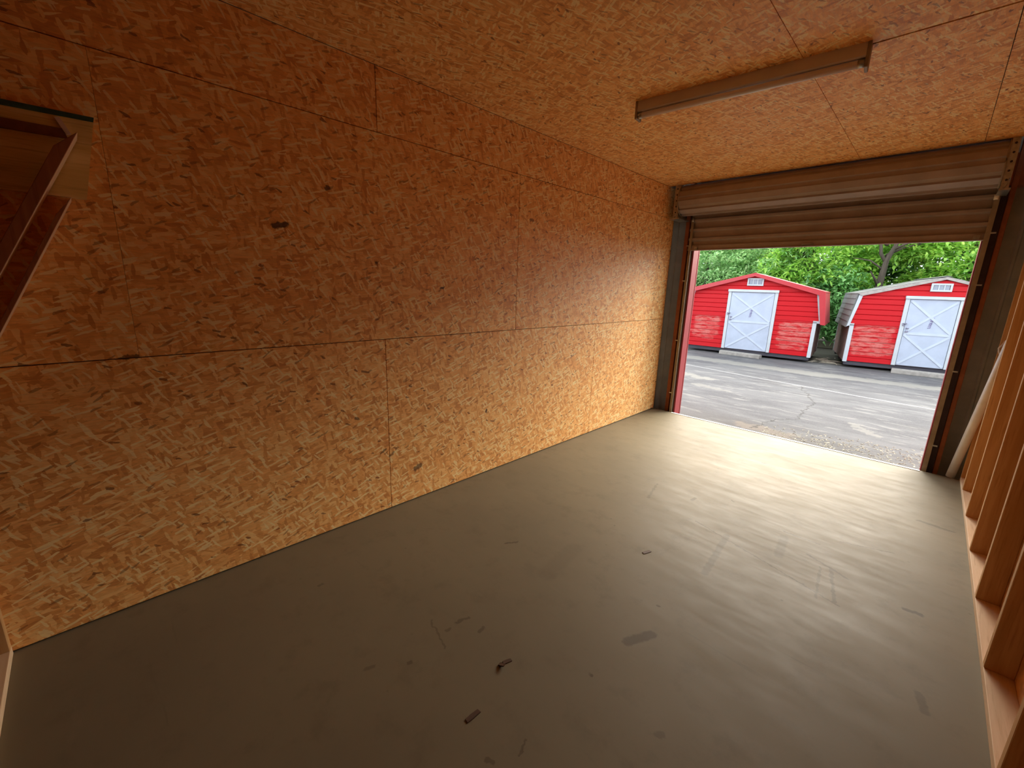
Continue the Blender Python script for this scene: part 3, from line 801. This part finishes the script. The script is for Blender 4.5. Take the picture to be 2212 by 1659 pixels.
def twigs():
    vs = []; fs = []
    for k in range(26):
        x = rng.uniform(0.45, 1.0); y = rng.uniform(7.9, 9.2); L = rng.uniform(.06, .25); a = rng.uniform(0, math.pi)
        ca, sa = math.cos(a), math.sin(a); b = len(vs); w = .008
        for u, v, z in ((-L, -w, 0), (L, -w, 0), (L, w, 0), (-L, w, 0), (0, 0, .02)):
            vs.append((x + u * ca - v * sa, y + u * sa + v * ca, GZ + .001 + z))
        fs += [(b, b + 1, b + 4), (b + 1, b + 2, b + 4), (b + 2, b + 3, b + 4), (b + 3, b, b + 4)]
    o = link_obj('fallen_twigs', mesh('fallen_twigs', vs, fs), M_STRAW)
    o['kind'] = 'stuff'; tag(o, 'fallen twigs and leaves on the ground between the two sheds', 'leaf litter')
twigs()

# ------------------------------------------------------------------ sheds
def shed(loc, ang, cfg, label):
    root = empty('storage_shed', (loc[0], loc[1], GZ), R(ang))
    tag(root, label, 'shed', 'red barn-roofed storage sheds')
    z0 = 0.16                              # underside of the walls above ground
    D = cfg['depth']
    xl, xr = cfg['wall']; el, er, ez = cfg['eave']; bl, br, bz = cfg['brk']; px, pz = cfg['peak']
    ez -= GZ; bz -= GZ; pz -= GZ
    msid = make_siding('red_siding_' + cfg['key'], root, cfg['patches'])
    dx0, dx1, dz1 = cfg['door']; dz1 -= GZ
    def span(z):
        if z < ez: return xl, xr
        if z < bz:
            t = (z - ez) / (bz - ez); return el + (bl - el) * t, er + (br - er) * t
        t = (z - bz) / (pz - bz); return bl + (px - bl) * t, br + (px - br) * t
    # body (inner shell)
    poly = [(xl, z0), (xr, z0), (xr, ez), (er, ez), (br, bz), (px, pz), (bl, bz), (el, ez), (xl, ez)]
    prism('body', [(x, z) for x, z in poly], 'y', 0.03, D, M_SIDING_SIDE, root)
    # siding courses, each a proud strip of metal
    pitch = cfg['pitch']
    z = z0
    def course(a0, b0, za, a1, b1, zb):
        if b0 - a0 < .02 and b1 - a1 < .02: return
        zm = za + (zb - za) * .80
        def lerp(t): return a0 + (a1 - a0) * t, b0 + (b1 - b0) * t
        am, bm_ = lerp(.80)
        rows = [(a0, b0, za, .004), (a0, b0, za + .001, -.012), (am, bm_, zm, -.006), (a1, b1, zb, .012)]
        vs = []; fs = []
        for (a, b, zz, y) in rows: vs += [(a, y, zz), (b, y, zz), (a, .030, zz), (b, .030, zz)]
        for i in range(len(rows) - 1):
            p = 4 * i; q = p + 4
            fs += [(p, p + 1, q + 1, q), (p, q, q + 2, p + 2), (p + 1, p + 3, q + 3, q + 1)]
        n = 4 * (len(rows) - 1)
        fs += [(n, n + 1, n + 3, n + 2), (0, 2, 3, 1)]
        link_obj('siding_course', mesh('siding_course', vs, fs), msid, root)
    edges = [z0]
    while edges[-1] < pz - .02:
        nz = edges[-1] + pitch
        for brk in (ez, bz, dz1):
            if edges[-1] < brk - 1e-4 and nz > brk - .02: nz = brk
        edges.append(min(nz, pz))
    for za, zb in zip(edges[:-1], edges[1:]):
        a0, b0 = span(za + 1e-5); a1, b1 = span(zb - 1e-5)
        if za < dz1 - .02:
            course(a0, dx0 + .02, za, a1, dx0 + .02, zb)
            course(dx1 - .02, b0, za, dx1 - .02, b1, zb)
            if zb > dz1: pass
        else:
            course(a0, b0, za, a1, b1, zb)
    # corner trims and eave soffit
    tw = .065
    mt = M_WHITE
    box('corner_trim', (xl - .015, -.03, z0 - .02), (xl + tw, .03, ez), mt, root)
    box('corner_trim', (xr - tw, -.03, z0 - .02), (xr + .015, .03, ez), mt, root)
    box('eave_trim', (el - .01, -.03, ez - .04), (xl + tw, .03, ez + .02), mt, root)
    box('eave_trim', (xr - tw, -.03, ez - .04), (er + .01, .03, ez + .02), mt, root)
    for side in (0, 1):
        if side == 0: P = [(el - .02, ez - .03), (el + .03, ez - .03), (bl + .05, bz - .02), (bl + .01, bz + .01)]
        else: P = [(er + .02, ez - .03), (er - .03, ez - .03), (br - .05, bz - .02), (br - .01, bz + .01)]
        if cfg['shingle']:
            P[0] = (P[0][0] + (-.005 if side == 0 else .005), P[0][1] - .03); P[3] = (P[3][0] + (-.03 if side == 0 else .03), P[3][1] + .012)
        prism('rake_trim', P, 'y', -.032, .03, mt, root)
    # roof: steep lower slopes and shallow upper slopes with fascia
    oh = cfg['oh']
    def slope(name, a, b, th, m, y0, y1):
        a = Vector(a); b = Vector(b); d = (b - a).normalized(); n = Vector((-d.y, d.x))
        if n.y < 0 and name == 'upper_roof': n = -n
        return a, b, n
    fm = cfg['fascia']; rm = cfg['roofm']
    cx = (bl + br) / 2
    for s in (-1, 1):
        e = (el if s < 0 else er); bk = (bl if s < 0 else br)
        eo = (e + s * (.05 if cfg['shingle'] else .10), ez - .07); bo = (bk + s * (.06 if cfg['shingle'] else .12), bz + .035); po = (px, pz + .075)
        # steep side: courses of shingle or one metal sheet
        n = 6 if cfg['shingle'] else 1
        for k in range(n):
            t0, t1 = k / n, (k + 1) / n
            p0 = (eo[0] + (bo[0] - eo[0]) * t0, eo[1] + (bo[1] - eo[1]) * t0); p1 = (eo[0] + (bo[0] - eo[0]) * t1, eo[1] + (bo[1] - eo[1]) * t1)
            prism('roof_sheet' if n == 1 else 'shingle_row', [(p0[0], p0[1]), (p0[0] - s * .03, p0[1]), (p1[0] - s * .03, p1[1]), (p1[0] - s * .012, p1[1])], 'y', -oh + .02, D + .1, rm, root)
        n = 5 if cfg['shingle'] else 1
        for k in range(n):
            t0, t1 = k / n, (k + 1) / n
            p0 = (bo[0] + (po[0] - bo[0]) * t0, bo[1] + (po[1] - bo[1]) * t0); p1 = (bo[0] + (po[0] - bo[0]) * t1, bo[1] + (po[1] - bo[1]) * t1)
            prism('roof_sheet' if n == 1 else 'shingle_row', [(p0[0], p0[1]), (p0[0], p0[1] - .03), (p1[0], p1[1] - .03), (p1[0], p1[1] - .008)], 'y', -oh, D + .1, rm, root)
        # fascia boards on the front
        fw = cfg['fw']
        prism('fascia_board', [(bo[0] + s * .0, bo[1] - .012), (po[0], po[1] - .012), (po[0], po[1] - .012 - fw), (bo[0] - s * .10, bo[1] - fw - .01)], 'y', -oh - .01, -oh + .02, fm, root)
        if not cfg['shingle']:
            prism('fascia_board', [(eo[0], eo[1]), (eo[0] - s * .10, eo[1] + .01), (bo[0] - s * .12, bo[1] - fw), (bo[0], bo[1])], 'y', -oh - .008, -oh + .02, fm, root)
    if cfg['shingle']:
        prism('roof_ridge', [(px - .10, pz + .062), (px, pz + .09), (px + .10, pz + .062), (px, pz + .07)], 'y', -oh - .005, D + .1, rm, root)
    # side wall boards
    for s, x in ((-1, xl), (1, xr)):
        n = 7
        for k in range(n):
            za = z0 + (ez - z0 - .05) * k / n; zb = z0 + (ez - z0 - .05) * (k + 1) / n
            prism('side_board', [(x, za), (x + s * .016, za), (x + s * .004, zb), (x, zb)], 'y', .04, D, M_SIDING_SIDE, root)
        box('corner_trim', (x - .02, D - .04, z0 - .02), (x + .02, D + .01, ez - .03), mt, root)
    # skids
    for y in (0.02, D * .5, D - .16):
        box('skid', (xl + .02, y, .055), (xr - .02, y + .12, z0 - .001), M_SKID, root, .008)
    for x in (xl + .12, (xl + xr) / 2 - .05, xr - .3):
        for y in (0.45, D - .3):
            box('support_block', (x, y, 0.0), (x + .2, y + .2, .056), M_SKID, root, .006)
    # door with frame, cross braces and hardware
    dz0 = z0 + .045
    fr = .075
    box('door_frame', (dx0, -.035, z0), (dx0 + fr, .03, dz1), M_WHITE, root, .004)
    box('door_frame', (dx1 - fr, -.035, z0), (dx1, .03, dz1), M_WHITE, root, .004)
    box('door_header', (dx0 - .01, -.06, dz1 - .055), (dx1 + .01, .03, dz1 + .012), M_WHITE, root, .006)
    dr = box('door', (dx0 + fr + .008, -.022, z0 + .012), (dx1 - fr - .008, .02, dz1 - .062), M_SHEDDOOR, root)
    dw = dx1 - dx0 - 2 * fr - .016; dh = dz1 - .062 - z0 - .012
    def strip(x0_, z0_, x1_, z1_, w=.045, t=.010):
        v = Vector((x1_ - x0_, z1_ - z0_)); v.normalize(); nn = Vector((-v.y, v.x)) * w / 2
        prism('door_strip', [(x0_ + nn.x, z0_ + nn.y), (x0_ - nn.x, z0_ - nn.y), (x1_ - nn.x, z1_ - nn.y), (x1_ + nn.x, z1_ + nn.y)], 'y', -t - .022 + .001, -.0215, M_XSTRIP, dr).location = (0, .001, 0)
    hw = dw / 2 - .02
    mid = dh * .49
    strip(-hw, mid, hw, mid, .05)
    for a, b in ((.03, mid - .03), (mid + .03, dh - .03)):
        strip(-hw, a, hw, b); strip(-hw, b, hw, a, .045, .012)
    for (hx, hz, ww, hh) in ((-dw / 2 - .01, mid + .22, .075, .022), (-dw / 2 - .025, mid + .185, .03, .04), (-dw / 2 + .055, mid + .115, .045, .03), (-dw / 2 + .05, mid + .045, .05, .036)):
        hb = boxes_me('latch', [(hx - ww / 2, hx + ww / 2, -.06, -.02, hz - hh / 2, hz + hh / 2)]); bevel_me(hb, .006)
        link_obj('latch', hb, M_HINGE, dr)
    # hand lettering painted down the door: illegible strokes reading sideways
    sx, sz = .015, mid + .36
    glyph = [[(0, 0), (.05, .004)], [(.0, -.016), (.03, -.012), (.05, -.03)], [(.0, -.05), (.046, -.04)], [(.002, -.066), (.024, -.055), (.046, -.07), (.03, -.085)], [(0, -.10), (.046, -.098)], [(.0, -.125), (.046, -.115), (.046, -.135)],
             [(.0, -.15), (.025, -.14), (.046, -.16)], [(.0, -.18), (.046, -.17)], [(.046, -.19), (.044, -.21), (.0, -.214)]]
    for st_ in glyph:
        pts = [(sx + u + w_ * .14, -.0255, sz + w_) for u, w_ in st_]
        link_obj('painted_letter', tube_me('painted_letter', pts, .006, 5), M_INK, dr)
    # gable vent with three panes
    wx0, wx1, wz0, wz1 = cfg['win']; wz0 -= GZ; wz1 -= GZ
    vt = empty('gable_vent', ((wx0 + wx1) / 2, -.012, wz0)); vt.parent = root
    ww = wx1 - wx0; hh = wz1 - wz0; f = .035
    link_obj('vent_frame', boxes_me('vent_frame', [(-ww / 2, ww / 2, -.03, .03, 0, f), (-ww / 2, ww / 2, -.03, .03, hh - f, hh), (-ww / 2, -ww / 2 + f, -.03, .03, f, hh - f), (ww / 2 - f, ww / 2, -.03, .03, f, hh - f)]), M_WHITE, vt)
    iw = ww - 2 * f
    for k in range(3):
        xa = -ww / 2 + f + iw * k / 3; xb = xa + iw / 3
        link_obj('vent_pane', boxes_me('vent_pane', [(xa + .007, xb - .007, -.012, .0, f, hh - f)]), M_PANE, vt)
        if k: link_obj('vent_bar', boxes_me('vent_bar', [(xa - .009, xa + .009, -.025, .01, f, hh - f)]), M_WHITE, vt)
    return root

shed((-2.66, 7.235), 5.5, dict(key='plain', depth=1.7, wall=(0.0, 3.12), eave=(-.05, 3.21, .925), brk=(.10, 3.08, 1.63), peak=(1.625, 2.035), door=(1.03, 2.215, 1.655), win=(1.455, 1.836, 1.77, 1.965),
     pitch=.122, fascia=M_REDTRIM, roofm=M_REDTRIM, fw=.085, shingle=False, oh=.10,
     patches=[(.28, .92, .82, .94, .10, .85), (.28, .74, .80, .76, .10, .75), (.25, .56, .8, .58, .10, .8), (.3, .42, .75, .42, .06, .5), (2.45, .90, 2.98, .93, .09, .85), (2.45, .72, 2.98, .74, .11, .85), (2.4, .55, 2.95, .55, .10, .8), (2.45, .38, 2.9, .38, .08, .6)]),
     'red shed with a bright red roof edge, left of the two in the yard')
shed((1.114, 7.655), 12.5, dict(key='shingled', depth=2.4, wall=(0.0, 2.95), eave=(-.05, 3.0, .925), brk=(.07, 2.88, 1.625), peak=(1.475, 1.98), door=(.89, 1.86, 1.61), win=(1.255, 1.60, 1.73, 1.905),
     pitch=.122, fascia=M_TAUPE, roofm=M_SHINGLE, fw=.055, shingle=True, oh=.045,
     patches=[(.15, .92, .75, .95, .09, .8), (.12, .74, .72, .75, .11, .8), (.12, .57, .8, .58, .11, .85), (.15, .40, .8, .42, .09, .75), (2.2, .6, 2.8, .6, .2, .5)]),
     'red shed with a grey shingled roof, right of the two in the yard')

def wheel_stop(x, y, rz, L, label):
    prof = [(-.10, 0), (.10, 0), (.085, .085), (.05, .105), (-.05, .105), (-.085, .085)]
    o = prism('concrete_block', prof, 'x', -L / 2, L / 2, M_CONC)
    bevel_me(o.data, .006)
    o.location = (x, y, GZ); o.rotation_euler = (0, 0, rz)
    tag(o, label, 'concrete block', 'concrete blocks in front of the shed doors')
wheel_stop(-1.10, 7.24, R(-4), 1.05, 'low concrete block in front of the shed with the red roof edge')
wheel_stop(2.55, 7.72, R(4), 1.05, 'low concrete block in front of the shed with the shingled roof')

# ------------------------------------------------------------------ trees behind the sheds
def leaf_mesh(name, centers, radii, per, size, droop=0.35, narrow=0.42):
    cs = np.repeat(np.array(centers), per, axis=0); rs = np.repeat(np.array(radii), per)
    n = len(cs)
    d = rng.normal(size=(n, 3)); d /= np.linalg.norm(d, axis=1)[:, None]
    r = rs * rng.uniform(0.35, 1.0, n) ** 0.6
    p = cs + d * r[:, None] * np.array([1.0, 1.0, 0.6])
    az = rng.uniform(0, 2 * np.pi, n); el = rng.normal(-droop, 0.45, n)
    L = size * rng.uniform(0.7, 1.35, n); w = L * narrow * rng.uniform(.8, 1.2, n)
    ax = np.stack([np.cos(az) * np.cos(el), np.sin(az) * np.cos(el), np.sin(el)], 1)
    side = np.stack([-np.sin(az), np.cos(az), rng.normal(0, .35, n)], 1); side /= np.linalg.norm(side, axis=1)[:, None]
    nrm = np.cross(ax, side)
    v0 = p; v1 = p + ax * (L * .45)[:, None] + side * (w * .5)[:, None] + nrm * (w * .12)[:, None]
    v2 = p + ax * L[:, None]; v3 = p + ax * (L * .45)[:, None] - side * (w * .5)[:, None] + nrm * (w * .12)[:, None]
    verts = np.stack([v0, v1, v2, v3], 1).reshape(-1, 3)
    b = np.arange(n) * 4
    f1 = np.stack([b, b + 1, b + 2], 1); f2 = np.stack([b, b + 2, b + 3], 1)
    faces = np.concatenate([f1, f2]).astype(np.int32)
    me = bpy.data.meshes.new(name)
    me.vertices.add(len(verts)); me.vertices.foreach_set('co', verts.astype(np.float32).ravel())
    me.loops.add(len(faces) * 3); me.loops.foreach_set('vertex_index', faces.ravel())
    me.polygons.add(len(faces)); me.polygons.foreach_set('loop_start', np.arange(0, len(faces) * 3, 3, dtype=np.int32))
    me.update(calc_edges=True); me.validate()
    return me

def tree(name, x, y, h, crown, m, label, trunk=True, n_cl=60, per=55, size=.15, zlo=.5, group='trees behind the sheds', fork=None, narrow=.42, back=0.0):
    root = empty(name, (x, y, GZ + .02))
    tag(root, label, 'tree' if trunk else 'shrub', group)
    rx, ry = crown
    cz = (h + zlo) / 2; rz = (h - zlo) / 2
    c = []; rr = []
    while len(c) < n_cl:
        q = rng.uniform(-1, 1, 3)
        l = np.linalg.norm(q)
        if l > 1 or l < .35: continue
        c.append((q[0] * rx, back + q[1] * ry, cz + q[2] * rz)); rr.append(rng.uniform(.28, .55))
    fo = link_obj('foliage', leaf_mesh('foliage', c, rr, per, size, narrow=narrow), m, root)
    fo['kind'] = 'stuff'
    if trunk:
        pts = fork or [(0, 0, 0), (.05, 0, h * .3), (-.03, .05, h * .6), (.02, 0, h * .85)]
        link_obj('trunk', tube_me('trunk', pts, [.13 - .10 * i / (len(pts) - 1) for i in range(len(pts))], 9), M_BARK, root)
        for k in range(3):
            a = rng.uniform(0, 2 * math.pi); z = rng.uniform(.35, .75) * h
            e = (math.cos(a) * rx * .7, math.sin(a) * ry * .6, z + rng.uniform(.3, .9))
            link_obj('branch', tube_me('branch', [(0, 0, z), (e[0] * .5, e[1] * .5, z + .25), e], [.05, .035, .015], 6), M_BARK, root)
    return root

tree('leafy_tree', -4.3, 12.6, 4.3, (1.9, 1.1), M_LEAF_A, 'pale green drooping tree behind the left end of the red-roofed shed', size=.18, n_cl=161, narrow=.34)
tree('leafy_tree', -2.2, 12.9, 4.4, (1.7, 1.1), M_LEAF_A, 'pale green fine-leaved tree above the peak of the red-roofed shed', size=.19, n_cl=144, narrow=.34)
tree('leafy_tree', -0.8, 12.6, 4.3, (1.5, 1.0), M_LEAF_B, 'mid green broad-leaved tree right of the red-roofed shed peak', size=.19, n_cl=127)
tk = tree('forked_tree', 1.12, 12.05, 4.5, (1.5, .9), M_LEAF_B, 'tree with a dark forked trunk between the two sheds', size=.19, n_cl=102, zlo=2.7, back=.9,
     fork=[(-.1, 0, 0), (-.05, 0, 1.2), (.02, -.05, 2.2), (.06, -.1, 2.75), (.22, -.12, 3.25), (.45, -.1, 3.9)])
link_obj('limb', tube_me('limb', [(.05, -.1, 2.7), (-.10, -.12, 2.95), (-.16, -.12, 3.3), (-.2, -.1, 3.8)], [.05, .045, .04, .02], 8), M_BARK, tk)
link_obj('limb', tube_me('limb', [(.14, -.12, 3.05), (.5, -.15, 3.25), (.95, -.1, 3.6)], [.04, .03, .015], 8), M_BARK, tk)
link_obj('limb', tube_me('limb', [(.0, -.1, 2.5), (-.3, -.15, 2.75), (-.75, -.1, 2.85)], [.03, .02, .01], 8), M_BARK, tk)
tree('leafy_tree', 3.0, 13.2, 4.4, (1.5, 1.1), M_LEAF_B, 'bright yellow-green tree above the peak of the shingled shed', size=.18, n_cl=136)
tree('leafy_tree', 4.4, 12.6, 4.3, (1.6, 1.1), M_LEAF_B, 'bright green tree at the right edge of the doorway', size=.19, n_cl=119)
tree('leafy_shrub', 0.15, 11.95, 2.5, (.85, .6), M_LEAF_C, 'deep green shrub filling the gap between the two sheds', trunk=False, n_cl=68, zlo=.25, size=.18)
tree('leafy_shrub', 0.75, 12.5, 2.3, (.8, .6), M_LEAF_B, 'bright green shrub below the forked trunk', trunk=False, n_cl=57, zlo=.6, size=.18)
for i, (x, lab) in enumerate(((-6.2, 'deep green background tree farthest to the left'), (-3.3, 'deep green background tree behind the pale drooping tree'), (-0.3, 'deep green background tree in the dark gap above the red-roofed shed'), (2.2, 'deep green background tree behind the forked trunk'), (4.9, 'deep green background tree farthest to the right'))):
    tree('background_tree', x, 15.2, 4.9, (2.3, 1.2), M_LEAF_C, lab, n_cl=144, per=60, size=.26, zlo=.2)
